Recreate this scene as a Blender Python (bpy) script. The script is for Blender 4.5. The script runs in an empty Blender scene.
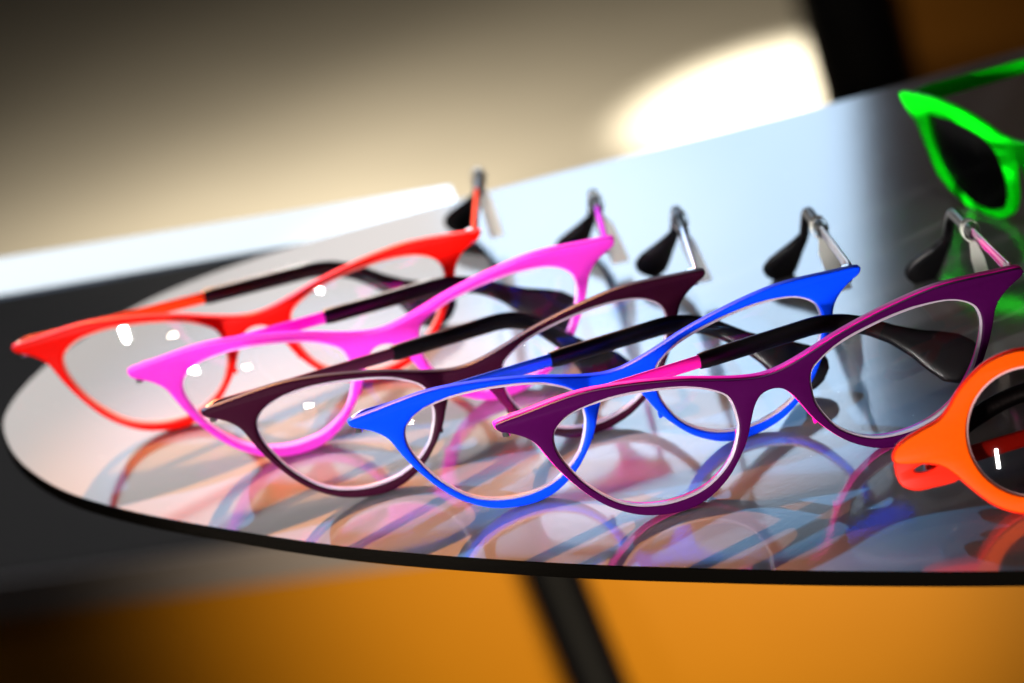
import bpy, bmesh, math, random
from mathutils import Vector, Matrix, noise
sc = bpy.context.scene
C = sc.collection
MM = 0.001
rad = math.radians
V = Vector

# ------------------------------------------------------------------ camera
EL, RO, DIST = 0.34701963, -0.26015103, 1.13067
fw = V((0, math.cos(EL), -math.sin(EL))); rt = V((1, 0, 0)); up0 = rt.cross(fw)
r_ = rt*math.cos(RO) + up0*math.sin(RO); u_ = -rt*math.sin(RO) + up0*math.cos(RO)
cam = bpy.data.cameras.new('camera'); co = bpy.data.objects.new('camera', cam); C.objects.link(co)
loc = -DIST*fw
co.matrix_world = Matrix(((r_.x, u_.x, -fw.x, loc.x), (r_.y, u_.y, -fw.y, loc.y), (r_.z, u_.z, -fw.z, loc.z), (0, 0, 0, 1)))
cam.sensor_width = 36; cam.lens = 4000/1024*36
cam.clip_start = 0.05; cam.clip_end = 60
cam.dof.use_dof = True; cam.dof.focus_distance = 0.985; cam.dof.aperture_fstop = 11.5
sc.camera = co

# ------------------------------------------------------------------ world, lamps, exposure
w = bpy.data.worlds.new('World'); sc.world = w; w.use_nodes = True
w.node_tree.nodes['Background'].inputs[0].default_value = (0.75, 0.8, 1.0, 1)
w.node_tree.nodes['Background'].inputs[1].default_value = 0.008
sc.view_settings.view_transform = 'Standard'; sc.view_settings.look = 'None'
sc.view_settings.exposure = 0; sc.view_settings.gamma = 1

def area(name, loc, target, size, size_y, power, color):
    l = bpy.data.lights.new(name, 'AREA'); l.shape = 'RECTANGLE'; l.size = size; l.size_y = size_y
    l.energy = power; l.color = color
    o = bpy.data.objects.new(name, l); C.objects.link(o); o.location = loc
    o.rotation_euler = (V(target)-V(loc)).to_track_quat('-Z', 'Y').to_euler(); return o
def spot(name, loc, target, angle, blend, power, color, radius=0.02):
    l = bpy.data.lights.new(name, 'SPOT'); l.spot_size = rad(angle); l.spot_blend = blend
    l.energy = power; l.color = color; l.shadow_soft_size = radius
    o = bpy.data.objects.new(name, l); C.objects.link(o); o.location = loc
    o.rotation_euler = (V(target)-V(loc)).to_track_quat('-Z', 'Y').to_euler(); return o
# shop window behind the display: a warm white bay and a cooler bay beside it
area('window_light_warm', (-0.67, 2.5, 0.625), (-0.67, 0, 0.58), 1.30, 0.75, 5.6, (1.0, 0.95, 0.92))
area('window_light_cool', (0.195, 2.5, 0.675), (0.195, 0, 0.62), 0.43, 0.85, 4.0, (0.55, 0.76, 1.0))
# shop spotlights and lamps; the rear, front and side lights are added fills
spot('spotlight_warm', (-0.22, 1.35, 1.0), (-0.055, -0.13, 0), 8.4, 0.7, 400, (1.0, 0.38, 0.10), 0.010)
spot('spotlight_cool', (-0.62, 1.25, 0.9), (-0.02, -0.07, 0), 7.0, 0.6, 360, (0.16, 0.52, 1.0), 0.014)
spot('spotlight_rear', (0.12, 1.4, 1.0), (-0.01, 0.075, 0), 7.0, 1.0, 200, (1.0, 0.97, 0.96), 0.012)  # added fill from behind, brightens the paper tags and rear temples
sb = area('front_softbox', (-0.45, -1.35, 0.05), (0.06, -0.07, 0.06), 0.03, 0.20, 1.3, (1.0, 0.97, 0.94)); sb.data.spread = rad(40)  # added key light for the fronts of the glasses, no real fixture
spot('side_lamp', (-0.9, -0.45, 0.10), (0.18, -0.01, 0.03), 11, 0.6, 75, (1.0, 0.98, 0.95), 0.012)  # added narrow fill aimed at the green glasses
area('shop_lamp', (-0.25, -2.2, -0.15), (0, 0, 0), 0.06, 0.012, .6, (1.0, 0.86, 0.66))
area('ceiling_lamp', (0.15, -0.35, 1.3), (0, -.05, 0), 0.08, 0.08, 0.8, (1.0, 0.93, 0.85))
# out-of-view lights that brighten the floor and the counter behind
area('floor_pool', (-0.2, 2.95, -0.37), (-0.2, 2.95, -0.9), 0.25, 0.25, 8.0, (1.0, 0.94, 0.82))  # unseen light hung low over the floor, added for its soft falloff
spot('sun_patch_light', (0.62, 3.6, 1.2), (0.35, 3.03, -0.9), 11, 0.9, 1500, (1.0, 0.98, 0.90), 0.02)
spot('counter_lamp', (0.02, 0.0, -0.06), (0.05, 0.95, -0.44), 33, 1.0, 74, (1.0, 0.84, 0.55), 0.05)  # added light hidden under the tabletop, brightens the orange cabinet front

# ------------------------------------------------------------------ materials
def mat(name, color=(.5,.5,.5), rough=.5, metal=0., coat=0., spec=.5, sss=0., trans=0., ior=1.45, noise_amt=0., nscale=300., bump=0.):
    m = bpy.data.materials.new(name); m.use_nodes = True; nt = m.node_tree; b = nt.nodes['Principled BSDF']
    b.inputs['Base Color'].default_value = (*color, 1); b.inputs['Roughness'].default_value = rough
    b.inputs['Metallic'].default_value = metal; b.inputs['Coat Weight'].default_value = coat
    b.inputs['Specular IOR Level'].default_value = spec; b.inputs['IOR'].default_value = ior
    b.inputs['Transmission Weight'].default_value = trans
    if sss:
        b.inputs['Subsurface Weight'].default_value = sss; b.inputs['Subsurface Radius'].default_value = (1, .5, .8)
        b.inputs['Subsurface Scale'].default_value = 0.003
    if noise_amt or bump:
        tc = nt.nodes.new('ShaderNodeTexCoord'); n = nt.nodes.new('ShaderNodeTexNoise')
        n.inputs['Scale'].default_value = nscale; n.inputs['Detail'].default_value = 5
        nt.links.new(tc.outputs['Object'], n.inputs['Vector'])
        if noise_amt:
            mx = nt.nodes.new('ShaderNodeMix'); mx.data_type = 'RGBA'; mx.blend_type = 'MULTIPLY'
            mx.inputs['Factor'].default_value = noise_amt
            mx.inputs['A'].default_value = (*color, 1)
            cr = nt.nodes.new('ShaderNodeValToRGB'); cr.color_ramp.elements[0].position = .35; cr.color_ramp.elements[1].position = .65
            nt.links.new(n.outputs['Fac'], cr.inputs['Fac']); nt.links.new(cr.outputs['Color'], mx.inputs['B'])
            nt.links.new(mx.outputs['Result'], b.inputs['Base Color'])
        if bump:
            bp = nt.nodes.new('ShaderNodeBump'); bp.inputs['Strength'].default_value = bump; bp.inputs['Distance'].default_value = 0.0002
            nt.links.new(n.outputs['Fac'], bp.inputs['Height']); nt.links.new(bp.outputs['Normal'], b.inputs['Normal'])
    return m
def acetate(name, color, rough=.38, **k): return mat(name, color, rough, noise_amt=.06, nscale=900, bump=.05, spec=.04, **k)
M = {}
M['red'] = acetate('red_acetate', (.90, .004, .001))
M['red_back'] = acetate('red_orange_acetate', (.90, .06, .01), .3)
M['pink'] = acetate('pink_acetate', (.98, .05, .70), .4, sss=.5)
M['pink_back'] = acetate('magenta_acetate', (.95, .004, .58), .35)
M['plum'] = acetate('plum_acetate', (.024, .002, .010))
M['blue'] = acetate('blue_acetate', (.001, .045, .82))
M['purple'] = acetate('dark_purple_acetate', (.045, .001, .042))
M['magenta'] = acetate('bright_magenta_acetate', (.90, .008, .36), .3)
M['green'] = acetate('green_acetate', (.001, .95, .006))
M['orange'] = acetate('orange_acetate', (.95, .085, .0))
M['orange_red'] = acetate('orange_red_acetate', (.90, .022, .008), .3)
M['rubber'] = mat('black_rubber', (.004, .0035, .004), .30, bump=.1, nscale=1500, spec=.3)
M['chrome'] = mat('chrome', (.85, .85, .86), .16, 1.)
M['blue_metal'] = mat('blue_metal', (.02, .09, .85), .22, .55)
M['magenta_metal'] = mat('magenta_lacquer', (.92, .01, .36), .25, coat=.6)
M['silver_plum'] = mat('plum_metal', (.16, .03, .07), .3, .7)
M['silver'] = mat('brushed_silver', (.82, .79, .80), .38, .9)  # puts the bright top highlight of the right temples into their colour
M['paper'] = mat('white_paper', (.80, .78, .70), .6, noise_amt=.08, nscale=200)
def translucent(m, color, f):
    nt = m.node_tree; b = nt.nodes['Principled BSDF']; o = next(n for n in nt.nodes if n.type == 'OUTPUT_MATERIAL')
    t = nt.nodes.new('ShaderNodeBsdfTranslucent'); t.inputs[0].default_value = (*color, 1); mx = nt.nodes.new('ShaderNodeMixShader')
    mx.inputs[0].default_value = f; nt.links.new(b.outputs[0], mx.inputs[1]); nt.links.new(t.outputs[0], mx.inputs[2]); nt.links.new(mx.outputs[0], o.inputs[0])
translucent(M['paper'], (.92, .90, .84), .55)
translucent(M['pink'], (.98, .10, .75), .3)
M['lens_rim'] = mat('frosted_lens_edge', (.36, .28, .34), .35, sss=.3)
M['red_rim'] = mat('red_lens_edge', (.85, .25, .18), .3)
M['pink_rim'] = mat('pink_lens_edge', (.95, .25, .75), .3)
M['grey_rim'] = mat('pink_grey_lens_edge', (.65, .35, .35), .35)
def lens_mat(name, tint, dark=False):
    m = bpy.data.materials.new(name); m.use_nodes = True; nt = m.node_tree; nt.nodes.clear()
    out = nt.nodes.new('ShaderNodeOutputMaterial'); mix = nt.nodes.new('ShaderNodeMixShader')
    t = nt.nodes.new('ShaderNodeBsdfTransparent'); t.inputs[0].default_value = (*tint, 1)
    g = nt.nodes.new('ShaderNodeBsdfGlossy'); g.inputs['Roughness'].default_value = .02
    f = nt.nodes.new('ShaderNodeFresnel'); f.inputs['IOR'].default_value = 1.5
    nt.links.new(f.outputs[0], mix.inputs[0]); nt.links.new(t.outputs[0], mix.inputs[1]); nt.links.new(g.outputs[0], mix.inputs[2])
    nt.links.new(mix.outputs[0], out.inputs[0]); return m
M['lens'] = lens_mat('clear_demo_lens', (.985, .985, .985))
M['lens_grey'] = lens_mat('grey_tinted_lens', (.60, .56, .55))
M['lens_brown'] = lens_mat('brown_tinted_lens', (.50, .38, .26))
M['pad'] = lens_mat('clear_silicone', (.9, .9, .88))

# ------------------------------------------------------------------ helpers
def tag(o, label=None, cat=None, group=None, kind=None):
    if label: o['label'] = label
    if cat: o['category'] = cat
    if group: o['group'] = group
    if kind: o['kind'] = kind
    return o
def empty(name, loc, rz=0):
    o = bpy.data.objects.new(name, None); C.objects.link(o); o.location = loc; o.rotation_euler = (0, 0, rz); o.empty_display_size = .01
    return o
def link(name, me, parent=None, smooth=40):
    o = bpy.data.objects.new(name, me); C.objects.link(o); o.parent = parent
    for p in me.polygons: p.use_smooth = True
    if smooth: 
        me.set_sharp_from_angle(angle=rad(smooth))
    return o
def bm_obj(name, bm, m, parent=None, smooth=40):
    bmesh.ops.recalc_face_normals(bm, faces=bm.faces)
    me = bpy.data.meshes.new(name); bm.to_mesh(me); bm.free()
    for x in (m if isinstance(m, (list, tuple)) else [m]): me.materials.append(x)
    return link(name, me, parent, smooth)
def spline(pts, n=6, closed=True):
    """Catmull-Rom through pts"""
    N = len(pts); out = []
    rng = range(N) if closed else range(N-1)
    for i in rng:
        g = (lambda k: pts[k % N]) if closed else (lambda k: pts[min(max(k, 0), N-1)])
        p0, p1, p2, p3 = (V(g(i+j)) for j in (-1, 0, 1, 2))
        for s in range(n):
            t = s/n
            out.append(0.5*((2*p1)+(-p0+p2)*t+(2*p0-5*p1+4*p2-p3)*t*t+(-p0+3*p1-3*p2+p3)*t**3))
    if not closed: out.append(V(pts[-1]))
    return out
def curve_slab(loops, half, bevel, y0, xf=1.):
    """filled flat outline with holes, extruded and bevelled; returns bmesh with x,z in plane and y depth (mm)"""
    cu = bpy.data.curves.new('tmp', 'CURVE'); cu.dimensions = '2D'; cu.fill_mode = 'BOTH'
    cu.extrude = max(half-bevel, .01); cu.bevel_depth = bevel; cu.bevel_resolution = 3; cu.offset = -bevel
    for L in loops:
        s = cu.splines.new('POLY'); s.points.add(len(L)-1); s.use_cyclic_u = True
        for i, p in enumerate(L): s.points[i].co = (p[0], p[1], 0, 1)
    o = bpy.data.objects.new('tmp', cu); C.objects.link(o)
    dg = bpy.context.evaluated_depsgraph_get()
    me = bpy.data.meshes.new_from_object(o.evaluated_get(dg)); bm = bmesh.new(); bm.from_mesh(me)
    bpy.data.objects.remove(o); bpy.data.curves.remove(cu); bpy.data.meshes.remove(me)
    bmesh.ops.remove_doubles(bm, verts=bm.verts, dist=.002)
    for v in bm.verts:
        x, z, y = v.co.x, v.co.y, v.co.z
        v.co = (x, y0-y, z)
    return bm
def merge(a, b, mi=1):
    """append bmesh b to a with material index mi"""
    vm = {v: a.verts.new(v.co) for v in b.verts}
    for f in b.faces:
        try: nf = a.faces.new([vm[v] for v in f.verts]); nf.material_index = mi
        except ValueError: pass
    b.free(); return a

# front template (mm): half outline, mirrored
TOP = [(0,27.6),(3,27.8),(7.5,28.7),(13.5,30.4),(20.5,32.5),(30.5,34.7),(38.5,36.0),(45.3,36.7),(52,36.6),(60.7,35.9),(66.4,35.5)]
OUT = [(68.0,34.9),(67.2,33.4),(64.8,32.2),(61.8,30.3),(59.4,27.8),(57.9,24.5),(56.3,20.9),(53.7,16.3),(50.7,11.9),(47.5,8.2),(43.8,5.2),(39.5,2.7),(35,1.2),(30,.4),(25.8,.5),(21,1.9),(15.8,5.1),(11.8,9.2),(8.7,13.5),(6.6,17.8),(4.9,21.1),(2.8,23.3),(0,24)]
APE = [(9.6,20.5),(9.9,23.5),(11,25.9),(13.4,27.8),(17.4,29.9),(22,31.4),(27,32.5),(32,33.3),(38,33.8),(43.5,33.7),(48.5,33.0),(52.3,31.4),(54.7,29.1),(55.4,26.2),(54.9,23.1),(53.4,19.3),(50.8,14.7),(47.2,10.4),(43.4,7),(38.8,4.7),(33.1,3.3),(27.5,3.1),(22,4),(17,6.5),(13.2,9.9),(10.8,14.2),(9.7,17.5)]
def mirrored(top, out):
    half = top + out                      # from centre top over the corner to centre bottom
    return half + [(-x, y) for x, y in reversed(half[1:-1])]
OUTLINE = spline(mirrored(TOP, OUT), 3)
APER = spline(APE, 3); APEL = [V((-p.x, p.y)) for p in reversed(APER)]
def inset(loop, d):
    n = len(loop); res = []
    area_ = sum(loop[i].x*loop[(i+1) % n].y-loop[(i+1) % n].x*loop[i].y for i in range(n)); s = 1 if area_ > 0 else -1
    for i in range(n):
        t = (loop[(i+1) % n]-loop[i-1]).normalized(); res.append(loop[i]+V((-t.y, t.x))*d*s)
    return res
def lean_fn(lean):
    c, s = math.cos(lean), math.sin(lean)
    return lambda u, b, wv: V((u, b*c+wv*s, wv*c-b*s))
def apply_lean(bm, lean):
    L = lean_fn(lean)
    for v in bm.verts: v.co = L(*v.co)*MM
    return bm
def make_front(root, m, lean, loops, thick=3.6, two=None, name='front_frame', grow=.25):
    if two:
        bm = curve_slab(loops, .8, .35, .8)
        lp = [inset(loops[0], -grow)]+[inset(l, .0) for l in loops[1:]]
        merge(bm, curve_slab(lp, 1.6, .5, 3.1), 1); ms = [m, two]
    else:
        bm = curve_slab(loops, thick/2, .7, thick/2); ms = [m]
    return bm_obj(name, apply_lean(bm, lean), ms, root, 35)
def make_lens(root, loop, lean, m, b0=1.6, sag=2.0, rim=True, rim_mat=None):
    cx = sum(p.x for p in loop)/len(loop); cy = sum(p.y for p in loop)/len(loop); c = V((cx, cy))
    bm = bmesh.new(); rings = 9; L = lean_fn(lean); R2 = max((p-c).length for p in loop)**2
    for side, off in ((0, 0.), (1, .9)):
        prev = None
        cen = bm.verts.new(L(cx, b0+off-sag, cy)*MM)
        for k in range(1, rings+1):
            row = []
            for p in loop:
                q = c+(p-c)*(k/rings*.995); d2 = (q-c).length_squared/R2
                row.append(bm.verts.new(L(q.x, b0+off-sag*(1-d2), q.y)*MM))
            n = len(row)
            for i in range(n):
                if prev is None: bm.faces.new((cen, row[i], row[(i+1) % n]))
                else: bm.faces.new((prev[i], row[i], row[(i+1) % n], prev[(i+1) % n]))
            prev = row
        if side == 0: front_row = prev
        else:
            for i in range(n): bm.faces.new((front_row[i], prev[i], prev[(i+1) % n], front_row[(i+1) % n]))
    lens = bm_obj('lens', bm, m, root, 60)
    if not rim: return lens
    # frosted bevelled edge of the lens, seated in the rim groove
    bm = bmesh.new(); a = inset(loop, -.15); b = inset(loop, .5); n = len(loop)
    def yy(p): return b0-sag*(1-(p-c).length_squared/R2)
    rows = []
    for (lp, dy) in ((a, -.35), (b, -.08), (b, 1.0), (a, 1.3)):
        rows.append([bm.verts.new(L(p.x, yy(p)+dy, p.y)*MM) for p in lp])
    for k in range(4):
        A, B = rows[k], rows[(k+1) % 4]
        for i in range(n): bm.faces.new((A[i], A[(i+1) % n], B[(i+1) % n], B[i]))
    bm_obj('lens_edge', bm, rim_mat or M['lens_rim'], lens, 50)
    return lens
def sweep(stations, seg=14, power=2.6):
    """stations: (centre, hvec, svec, h, t) in mm -> bmesh"""
    bm = bmesh.new(); rows = []
    for c, hv, sv, h, t in stations:
        row = []
        for k in range(seg):
            a = 2*math.pi*k/seg; ca, sa = math.cos(a), math.sin(a)
            e = 2/power
            x = abs(ca)**e*math.copysign(1, ca)*h/2; y = abs(sa)**e*math.copysign(1, sa)*t/2
            row.append(bm.verts.new((c+hv*x+sv*y)*MM))
        rows.append(row)
    for A, B in zip(rows, rows[1:]):
        for i in range(seg): bm.faces.new((A[i], A[(i+1) % seg], B[(i+1) % seg], B[i]))
    bm.faces.new(rows[0]); bm.faces.new(list(reversed(rows[-1]))); return bm
def bez(p0, p1, p2, t): return p0*(1-t)**2+p1*2*t*(1-t)+p2*t*t
def make_temple(root, side, th, ph, ta, inw, lean, m, hinge_u=66, hinge_w=34.4, hinge_b=3.5, ss=54.8, sa=95.2, tl=26.8, h0=5.2, h1=3.4, t0=1.6, twist=6, tip_scale=1., face=0.):
    """side -1 is the left of the picture; th = opening angle, ph = dip, ta = bend of the ear tip, inw = inward set"""
    L = lean_fn(lean)
    ax, nb, up = V((1, 0, 0)), L(0, 1, 0), L(0, 0, 1)
    h = L(side*hinge_u, hinge_b, hinge_w)
    f = ax*(-side*math.cos(th))+nb*math.sin(th)
    d = f*math.cos(ph)-up*math.sin(ph); dn = f*(-math.sin(ph))-up*math.cos(ph)
    s = (ax*(-side*math.sin(th))-nb*math.cos(th)).normalized()      # horizontal, inward for an open temple
    P = lambda a, b, c=0: h+d*a+dn*b+s*c
    e = (math.cos(ta), math.sin(ta))
    # metal shaft
    st = []
    for k in range(25):
        q = k/24; x = q*(ss+1)
        hh = h0+(h1-h0)*min(1, q*2.2)**.7
        st.append((P(x, (hh-h1)*.35), -dn, s, hh*(.75 if k == 0 else 1), t0))
    tm = bm_obj('temple', sweep(st), m, root, 50)
    # rubber ear tip
    st = []
    prof = [(0, 4.0, 2.6), (.03, 4.5, 3.1), (.5, 4.7, 3.0), (.62, 4.5, 2.9), (.70, 4.9, 2.7), (.78, 7.2, 2.5), (.85, 10.6, 2.3), (.91, 12.8, 2.2), (.96, 11.6, 2.1), (.985, 8.6, 1.9), (1.0, 3.6, 1.2)]
    def pf(q, j):
        for a, b in zip(prof, prof[1:]):
            if q <= b[0]: return a[j]+(b[j]-a[j])*(q-a[0])/(b[0]-a[0])
        return prof[-1][j]
    path = []
    rb = 9.
    A0 = P(ss, 0); A1 = P(sa-rb, 0); A2 = P(sa, .3); A3 = P(sa+rb*e[0], rb*e[1], inw*.16)
    End = P(sa+(tl+8)*e[0], (tl+8)*e[1], inw*(1.25))
    for k in range(16): path.append(A0.lerp(A1, k/16))
    for k in range(12): path.append(bez(A1, A2, A3, k/12))
    mid = A3.lerp(End, .5)-s*inw*.10
    for k in range(30): path.append(bez(A3, mid, End, k/29))
    ln = [0]
    for a, b in zip(path, path[1:]): ln.append(ln[-1]+(b-a).length)
    T = ln[-1]
    for k, c in enumerate(path):
        q = ln[k]/T; t = (path[min(k+1, len(path)-1)]-path[max(k-1, 0)]).normalized()
        sq = s.lerp(nb, face*max(0, min(1, (q-.62)/.2))); sv = (sq-t*sq.dot(t)).normalized(); hv = t.cross(sv)*1.0
        tw = rad(twist)*max(0, min(1, (q-.55)/.3))*side
        rot = Matrix.Rotation(tw, 3, t); 
        w_ = pf(q**1.22 if face else q, 1)
        drop = max(0, (w_-4.7))*.12
        if hv.dot(up) < 0: hv = -hv
        st.append((c-hv*drop, rot @ hv, rot @ sv, w_*tip_scale, pf(q, 2)))
    bm_obj('temple_tip', sweep(st, 18, 2.4), M['rubber'], tm, 45)
    # hinge barrel in chrome
    bm = bmesh.new()
    for dz in (-1.5, 0, 1.5):
        bmesh.ops.create_cone(bm, cap_ends=True, segments=14, radius1=1.0*MM, radius2=1.0*MM, depth=1.3*MM,
            matrix=Matrix.Translation((h+up*(dz-1)+s*1.2+nb*.3)*MM))
    bmesh.ops.create_cube(bm, size=1, matrix=Matrix.Translation((h-ax*side*2.6-up*1.0)*MM) @ Matrix.Diagonal((4.5*MM, 1.2*MM, 3.4*MM, 1)))
    bm_obj('hinge', bm, M['chrome'], root, 40)
    return tm, h, d, dn, s
def make_pads(root, lean, m):
    L = lean_fn(lean)
    for s in (-1, 1):
        bm = bmesh.new(); bmesh.ops.create_uvsphere(bm, u_segments=16, v_segments=10, radius=1)
        R = Matrix.Rotation(rad(-38)*s, 3, 'Z') @ Matrix.Rotation(rad(20)*s, 3, 'Y')
        c = V((s*9.8, 3.6, 13.4))
        for v in bm.verts:
            q = c+R @ V((v.co.x*.9, v.co.y*1.0, v.co.z*2.6)); v.co = L(*q)*MM
        pad = bm_obj('nose_pad', bm, m, root, 60)

LEAN = 0.07722   # 4.4 degrees
def glasses(x, y, yaw, label, mfront, mtemple, L_, R_, two=None, rim=None, mright=None):
    root = tag(empty('eyeglasses', (x*MM, y*MM, 0), yaw), label, 'eyeglasses', 'cat-eye glasses lined up on the table')
    make_front(root, mfront, LEAN, [OUTLINE, APER, APEL], two=two)
    for lp in (APER, APEL): make_lens(root, lp, LEAN, M['lens'], rim_mat=rim)
    make_pads(root, LEAN, two or mfront)
    info = []
    for side, a in ((-1, L_), (1, R_)):
        th, ph, ta, inw = a
        if side > 0: info.append(make_temple(root, side, rad(th), rad(ph), rad(64), 11.5, LEAN, mright or mtemple, tl=11.5, tip_scale=.74, face=.8, twist=0))
        else: info.append(make_temple(root, side, rad(th), rad(ph), rad(ta), inw, LEAN, mtemple))
    return root, info
rows = [
 (-68.6, -1.78, -2.96, 'red cat-eye glasses at the far left, the rear pair of the row', 'red', 'red_back', None, (20.1,4.3,34.2,10.1), (90.9,2.7,31.9,9.9)),
 (-34.14, -43.91, 1.46, 'bright pink translucent cat-eye glasses between the red and the dark plum pairs', 'pink', 'pink', 'pink_back', (16.1,3.7,30.8,6.2), (93,5.1,30.9,9.4)),
 (-14.49, -87.97, 2.34, 'dark plum cat-eye glasses between the pink and the blue pairs', 'plum', 'silver_plum', None, (23.6,5.1,45.6,7.4), (94.4,3.3,37.5,12)),
 (23.02, -119.45, 5.73, 'bright blue cat-eye glasses between the plum pair and the purple pair', 'blue', 'blue_metal', None, (13.8,3.9,36.8,12.9), (95.8,3.9,35.6,12.8)),
 (58.72, -149.72, 4.77, 'dark purple cat-eye glasses with bright magenta edge and temples, the front pair of the row', 'purple', 'magenta_metal', 'magenta', (15.2,3.7,32,10.6), (94.5,4.0,37.1,12.4)),
]
placed = []
for (x, y, yw, lab, mf, mt, two, L_, R_) in rows:
    placed.append((x, y, rad(yw), *glasses(x, y, rad(yw), lab, M[mf], M[mt], L_, R_, two=M[two] if two else None, rim={'red': M['red_rim'], 'pink': M['pink_rim']}.get(mf), mright=M['silver'] if mf in ('plum', 'blue') else None)))

# ------------------------------------------------------------------ paper price tags looped round the right temples
def price_tag(pl, label, along, length, wid=4.2, skew=0., blank=True):
    x, y, yaw, root, info = pl
    tm, h, d, dn, s = info[1]
    R = Matrix.Rotation(yaw, 3, 'Z'); W = lambda q: (V((x, y, 0))+R @ q)
    c = W(h+d*along); dd = R @ d; ss_ = R @ s; dz = V((0, 0, 1))
    bm = bmesh.new(); t = .25
    # loop: band round the temple
    n = 20; rows_ = []
    for k in range(n):
        a = 2*math.pi*k/n
        rr = []
        for (w_, o) in ((-2.2, 0), (2.2, 0), (2.2, t), (-2.2, t)):
            rr.append(bm.verts.new((c+dd*w_+ss_*((2.1+o)*math.cos(a))+dz*((2.9+o)*math.sin(a)))*MM))
        rows_.append(rr)
    for k in range(n):
        A, B = rows_[k], rows_[(k+1) % n]
        for i in range(4): bm.faces.new((A[i], B[i], B[(i+1) % 4], A[(i+1) % 4]))
    # strip hanging down, facing the viewer, slightly curled
    rows_ = []; m_ = 16; side = V((1, 0, 0)); nrm = V((0, 1, 0))
    for k in range(m_+1):
        q = k/m_; z = -2.6-q*length
        ww = (1.5+(wid-1.5)*min(1, q*3.2))/2
        cc = c+dz*z+side*(skew*q)+nrm*(math.sin(q*2.2)*2.2-1.5*q)
        if cc.z < .6: cc.z = .6
        rows_.append([bm.verts.new((cc+side*a+nrm*b)*MM) for a, b in ((-ww, 0), (ww, .3*math.sin(q*3)), (ww, t+.3*math.sin(q*3)), (-ww, t))])
    for A, B in zip(rows_, rows_[1:]):
        for i in range(4): bm.faces.new((A[i], B[i], B[(i+1) % 4], A[(i+1) % 4]))
    bm.faces.new(rows_[0]); bm.faces.new(list(reversed(rows_[-1])))
    o = bm_obj('price_tag', bm, M['paper'], None, 50)
    return tag(o, label, 'price tag', 'white paper tags on the glasses')
price_tag(placed[4], 'cream paper tag looped round the right temple of the purple glasses', 62, 19, 3.6, 1.5)
price_tag(placed[3], 'white paper tag hanging from the right temple of the blue glasses', 64, 17, 5.0, 2.5)
price_tag(placed[2], 'white paper tag hanging from the right temple of the plum glasses', 74, 17, 4.0, 3)
price_tag(placed[1], 'white paper tag hanging from the right temple of the pink glasses', 70, 17, 5.0, 3)
price_tag(placed[0], 'white paper tag hanging from the right temple of the red glasses', 80, 17, 4.0, 1)

# ------------------------------------------------------------------ green glasses
gA = [(-46.2,25.9),(-40.3,26.6),(-28.8,26.6),(-18.3,25.0),(-11.8,22.3),(-8.8,17.8),(-8.2,11.6),(-10.8,5.2),(-18.7,2.4),(-27.9,2.8),(-36.0,6.2),(-42.6,12.4),(-45.8,19.5)]
gT = [(0,26.6),(-3.1,26.7),(-8.5,27.2),(-16.7,29.5),(-27.2,31.3),(-40.1,32.3),(-49.8,31.9),(-57.6,31.2)]
gB = [(-58.6,29.4),(-56.0,26.2),(-52.2,22.7),(-50.2,17.6),(-47.3,10.0),(-41.2,4.4),(-33.0,1.0),(-25.1,0.1),(-15.8,0.2),(-8.3,3.1),(-4.6,8.1),(-3.0,15.0),(-1.8,19.0),(0,20.2)]
half = [(-a, b) for a, b in gT+gB]
GO = spline(half+[(-a, b) for a, b in reversed(half[1:-1])], 3)
GL = spline(gA, 4); GR = [V((-p.x, p.y)) for p in reversed(GL)]
root = tag(empty('eyeglasses', (.1466, -.0208, 0), -1.2), 'bright green glasses turned sideways on the dark end of the table', 'eyeglasses')
make_front(root, M['green'], .022, [GO, GL, GR], 2.4)
make_lens(root, GL, .022, M['lens_brown'], rim=False); make_lens(root, GR, .022, M['lens_brown'], rim=False); make_pads(root, .022, M['green'])
for side, a in ((-1, (78, 1.5, 34, 6)), (1, (92, 1.5, 34, 6))):
    make_temple(root, side, rad(a[0]), rad(a[1]), rad(a[2]), a[3], .022, M['green'], hinge_u=56.5, hinge_w=29, hinge_b=4, ss=92, sa=100, h0=5.2, h1=4.4, t0=2.6, tl=24)

# ------------------------------------------------------------------ orange glasses
ox, oy, oyaw, ole = 142.96, -212.74, -0.133, 0.2964
cxO, cwO, raO, roO = -32, 19.3, 15.5, 19.2
oc = [(-32+raO*math.cos(a)*1.0, cwO+raO*math.sin(a)) for a in [2*math.pi*k/30 for k in range(30)]]
up_ = [(0, 27.2), (-6, 27.8), (-12, 30.4)]
ring = [(-32+roO*math.cos(a), cwO+roO*math.sin(a)) for a in [rad(q) for q in (55, 70, 90, 110, 128)]]
endp = [(-47.2,31.6),(-50.0,28.4),(-53.0,26.2),(-57.4,24.8),(-62.4,22.9),(-64.6,20.8),(-64.6,18.9),(-62.0,18.0),(-57.1,17.2),(-53.0,15.0)]
ring2 = [(-32+roO*math.cos(a), cwO+roO*math.sin(a)) for a in [rad(q) for q in (214, 232, 250, 270, 290, 312, 334, 352)]]
nose = [(-11, 20.0), (-6, 23.0), (0, 23.6)]
half = [(-a, b) for a, b in up_+ring+endp+ring2+nose]
OO = spline(half+[(-a, b) for a, b in reversed(half[1:-1])], 3)
OL = [V(p) for p in spline(oc, 2)]; OR = [V((-p.x, p.y)) for p in reversed(OL)]
root = tag(empty('eyeglasses', (ox*MM, oy*MM, 0), oyaw), 'round orange glasses with red temples at the right edge, beside the purple pair', 'eyeglasses')
make_front(root, M['orange'], ole, [OO, OL, OR], two=M['orange_red'], grow=.6)
make_lens(root, OL, ole, M['lens_grey'], rim_mat=M['grey_rim']); make_lens(root, OR, ole, M['lens_grey'], rim_mat=M['grey_rim'])
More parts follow.
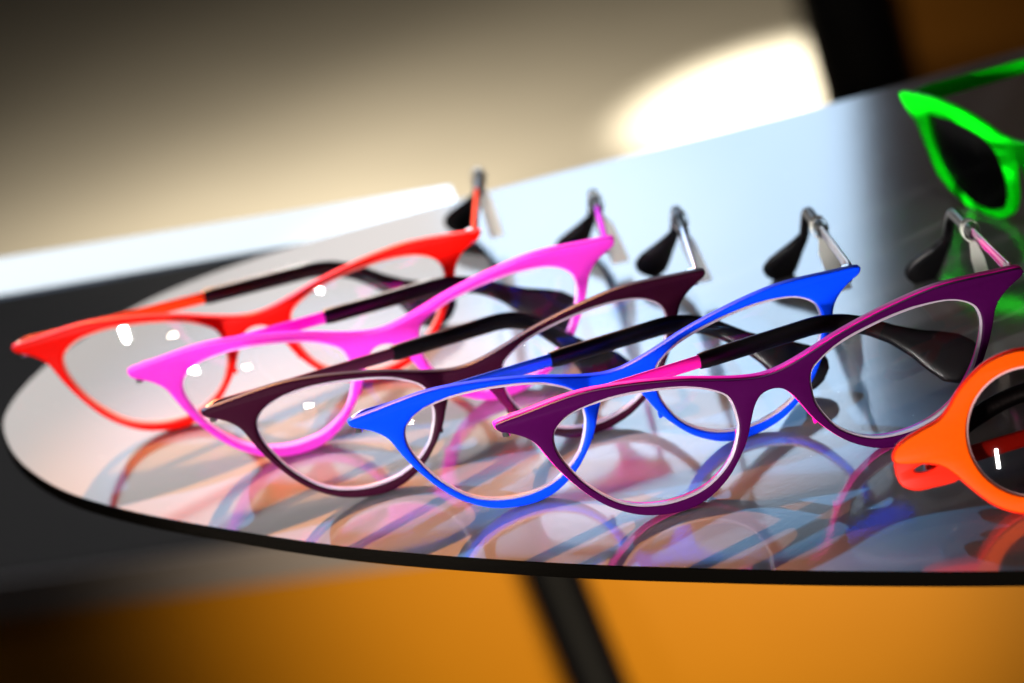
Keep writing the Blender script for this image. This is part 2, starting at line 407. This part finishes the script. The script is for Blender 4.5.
# red end pieces with a hinge slot between front and temple
L = lean_fn(ole)
for s in (-1, 1):
    lo = [V((s*a, b)) for a, b in [(-64.6,20.0),(-65.0,14.0),(-61.8,11.4),(-57.1,11.2),(-50.6,11.9),(-49.6,16.4),(-52.6,18.4),(-58,19.8)]]
    hole = [V((s*a, b)) for a, b in [(-61.0,16.2),(-58.0,17.2),(-54.6,16.7),(-56.6,15.5),(-59.6,15.2)]]
    bm = curve_slab([spline(lo, 3), spline(hole, 3)], 1.6, .4, 2.4)
    bm_obj('end_piece', apply_lean(bm, ole), M['orange_red'], root, 40)
make_temple(root, -1, rad(9), rad(-4), rad(30), 3, ole, M['orange_red'], hinge_u=58, hinge_w=15.5, hinge_b=7.5, ss=82, sa=92, h0=4.2, h1=4.0, t0=2.6, tl=20)
make_temple(root, 1, rad(4), rad(-8), rad(30), 3, ole, M['orange_red'], hinge_u=58, hinge_w=15.5, hinge_b=12.5, ss=82, sa=92, h0=4.2, h1=4.0, t0=2.6, tl=20)

# ------------------------------------------------------------------ display table
edge = [(-101.7,124.7),(-121.6,108),(-134,93),(-143.5,75),(-149,57),(-150,40),(-146,16),(-138.5,-6.5),(-128.8,-26.6),(-115.3,-46.8),(-97.8,-68.8),(-66.5,-104),(-40.9,-129.5),(-2.6,-162.7),(29.5,-187.5),(62.4,-211.5),(99.1,-236),(150,-266),(215,-290),(290,-290),(350,-250),(385,-180),(390,-80),(370,30),(320,110),(250,140),(180,141),(125,137),(73,138),(17.7,140),(-40,139),(-75,134.5)]
EDG = spline(edge, 5)
def top_mat():
    m = bpy.data.materials.new('satin_laminate'); m.use_nodes = True; nt = m.node_tree; b = nt.nodes['Principled BSDF']
    tc = nt.nodes.new('ShaderNodeTexCoord')
    n = nt.nodes.new('ShaderNodeTexNoise'); n.inputs['Scale'].default_value = 900; n.inputs['Detail'].default_value = 6
    n2 = nt.nodes.new('ShaderNodeTexNoise'); n2.inputs['Scale'].default_value = 14; n2.inputs['Detail'].default_value = 4
    for q in (n, n2): nt.links.new(tc.outputs['Object'], q.inputs['Vector'])
    b.inputs['Base Color'].default_value = (.38, .37, .365, 1)
    b.inputs['Metallic'].default_value = .46
    b.inputs['Specular IOR Level'].default_value = .5
    mr = nt.nodes.new('ShaderNodeMapRange'); mr.inputs['To Min'].default_value = .075; mr.inputs['To Max'].default_value = .11
    nt.links.new(n2.outputs['Fac'], mr.inputs['Value']); nt.links.new(mr.outputs['Result'], b.inputs['Roughness'])
    bp = nt.nodes.new('ShaderNodeBump'); bp.inputs['Strength'].default_value = .03; bp.inputs['Distance'].default_value = 0.0002
    nt.links.new(n.outputs['Fac'], bp.inputs['Height']); nt.links.new(bp.outputs['Normal'], b.inputs['Normal'])
    vo = nt.nodes.new('ShaderNodeTexVoronoi'); vo.inputs['Scale'].default_value = 150; nt.links.new(tc.outputs['Object'], vo.inputs['Vector'])
    lt = nt.nodes.new('ShaderNodeMath'); lt.operation = 'LESS_THAN'; lt.inputs[1].default_value = .035; nt.links.new(vo.outputs['Distance'], lt.inputs[0])
    g1 = nt.nodes.new('ShaderNodeSeparateColor'); nt.links.new(vo.outputs['Color'], g1.inputs[0])
    gt = nt.nodes.new('ShaderNodeMath'); gt.operation = 'GREATER_THAN'; gt.inputs[1].default_value = .72; nt.links.new(g1.outputs[0], gt.inputs[0])
    mu = nt.nodes.new('ShaderNodeMath'); mu.operation = 'MULTIPLY'; nt.links.new(lt.outputs[0], mu.inputs[0]); nt.links.new(gt.outputs[0], mu.inputs[1])
    mc = nt.nodes.new('ShaderNodeMix'); mc.data_type = 'RGBA'; mc.inputs['A'].default_value = b.inputs['Base Color'].default_value; mc.inputs['B'].default_value = (.9, .88, .85, 1)
    nt.links.new(mu.outputs[0], mc.inputs['Factor']); nt.links.new(mc.outputs['Result'], b.inputs['Base Color'])
    return m
M['top'] = top_mat(); M['edge'] = mat('black_edge', (.002, .0015, .001), .85, bump=.3, nscale=400, spec=.02)
table = tag(empty('display_table', (0, 0, 0)), 'rounded display table with glossy pale top and thin black edge', 'display table')
bm = bmesh.new(); prof = [(0, 0), (.35, -.12), (.5, -.5), (.5, -3.5), (.2, -3.9), (-1.2, -4.0)]
E2 = [V((p.x, p.y)) for p in EDG]
rows_ = [[bm.verts.new(V((q.x, q.y, dz))*MM) for q in inset(E2, -dd)] for dd, dz in prof]
n = len(E2)
for A, B in zip(rows_, rows_[1:]):
    for i in range(n):
        f = bm.faces.new((A[i], A[(i+1) % n], B[(i+1) % n], B[i])); f.material_index = 1
bm.faces.new(rows_[0]); f = bm.faces.new(rows_[-1]); f.material_index = 1
# a black band around the top surface edge
bmesh.ops.inset_region(bm, faces=[f for f in bm.faces if len(f.verts) > 20 and f.material_index == 0], thickness=.0009)
for f in bm.faces:
    if len(f.verts) <= 20: f.material_index = 1
bm_obj('tabletop', bm, [M['top'], M['edge']], table, 40)
def tube(p0, p1, r0, r1, seg=24):
    p0, p1 = V(p0), V(p1); t = (p1-p0).normalized(); a = t.orthogonal().normalized(); b = t.cross(a)
    return sweep([(p0+(p1-p0)*q, a, b, 2*(r0+(r1-r0)*q), 2*(r0+(r1-r0)*q)) for q in (0, .5, 1)], seg, 2)
M['leg'] = mat('black_metal', (.003, .003, .004), .5, bump=.1, nscale=60, spec=.05)
bm_obj('pedestal', tube((230, -40, -4), (230, -40, -890), 22, 22), M['leg'], table, 50)
bm_obj('base_plate', tube((230, -40, -890), (230, -40, -899), 190, 190, 48), M['leg'], table, 50)

# ------------------------------------------------------------------ what stands behind
def box(name, x0, x1, y0, y1, z0, z1, m, parent=None, bev=.004, rot=0, pivot=(0, 0)):
    bm = bmesh.new(); bmesh.ops.create_cube(bm, size=1)
    for v in bm.verts:
        v.co = V(((x0+x1)/2+v.co.x*(x1-x0), (y0+y1)/2+v.co.y*(y1-y0), (z0+z1)/2+v.co.z*(z1-z0)))
    if bev: bmesh.ops.bevel(bm, geom=bm.edges[:], offset=bev, segments=3, affect='EDGES', profile=.5)
    return bm_obj(name, bm, m, parent, 40)
# floor
M['floor'] = mat('beige_floor', (.46, .40, .30), .55, noise_amt=.12, nscale=3)
bm = bmesh.new(); 
for q in ((-8, -4), (8, -4), (8, 9), (-8, 9)): bm.verts.new((q[0], q[1], -.9))
bm.faces.new(bm.verts[:]); fl = bm_obj('floor', bm, M['floor'], None, 0); tag(fl, kind='structure')
# white shelf just behind the table
M['white'] = mat('pale_metal', (.72, .88, 1.0), .25, .85)
M['shelf_edge'] = mat('grey_blue_edge', (.10, .14, .20), .4)
bm = bmesh.new(); z1, z0 = -10, -11.5
sh = [(-260, 234), (-159.5, 199.2), (-62.4, 170.9), (-5.3, 158.3), (-6.5, 187.8), (-160.9, 239.9), (-260, 273)]
top = [bm.verts.new(V((a, b, z1))*MM) for a, b in sh]; bot = [bm.verts.new(V((a, b, z0))*MM) for a, b in sh]
bm.faces.new(top); bm.faces.new(list(reversed(bot)))
for i in range(len(sh)):
    f = bm.faces.new((top[i], bot[i], bot[(i+1) % len(sh)], top[(i+1) % len(sh)])); f.material_index = 1
tag(bm_obj('shelf', bm, [M['white'], M['shelf_edge']], None, 30), 'narrow white ledge behind the left end of the table', 'ledge')
# cabinet with dark grey top and orange front
M['dark'] = mat('dark_grey_top', (.017, .014, .015), .6, noise_amt=.2, nscale=8, spec=.2)
M['trim'] = mat('grey_trim', (.24, .21, .22), .5)
M['orangewood'] = mat('orange_wood', (.50, .19, .0), .5, noise_amt=.12, nscale=4)
cab = tag(empty('cabinet', (-.25, 1.04, -.9), rad(-18)), 'low orange cabinet with dark grey top, out of focus behind the table', 'cabinet')
box('front_panel', -1.6, 1.9, 0, .02, 0, .438, M['orangewood'], cab)
box('cabinet_top', -1.6, 1.9, -.012, .50, .438, .463, M['dark'], cab)
box('edge_trim', -1.6, 1.9, -.016, -.012, .439, .462, M['trim'], cab, 0)
box('side_panel', -1.6, -1.58, .02, .50, 0, .438, M['orangewood'], cab)
box('side_panel', 1.88, 1.9, .02, .50, 0, .438, M['orangewood'], cab)
# black slanted leg in front of the cabinet and black post behind
post = bm_obj('table_leg', tube((-27, 940, -340), (58, 620, -899), 16, 13), M['leg'], None, 50)
tag(post, 'blurred black leg standing in front of the orange cabinet under the table', 'leg')
post2 = bm_obj('post', tube((315, 2100, 340), (346, 2100, -898), 41, 41), M['leg'], None, 50)
tag(post2, 'thick black post behind the far edge of the table', 'post')
M['brown'] = mat('brown_panel', (.26, .10, .012), .6, spec=.1)
bm = bmesh.new(); pg = [(.36, -.895), (2.2, -.895), (2.2, 1.9), (.12, 1.9), (.255, 1.18), (.35, .62), (.37, .3)]  # out-of-view upper left edge slanted to cut off the window's reflection on the table
A_ = [bm.verts.new((a, 2.2, b)) for a, b in pg]; B_ = [bm.verts.new((a, 2.24, b)) for a, b in pg]
bm.faces.new(A_); bm.faces.new(list(reversed(B_)))
for i in range(len(pg)): bm.faces.new((A_[i], A_[(i+1) % len(pg)], B_[(i+1) % len(pg)], B_[i]))
tag(bm_obj('partition', bm, M['brown'], None, 30), 'dark orange brown partition behind the green glasses', 'partition')
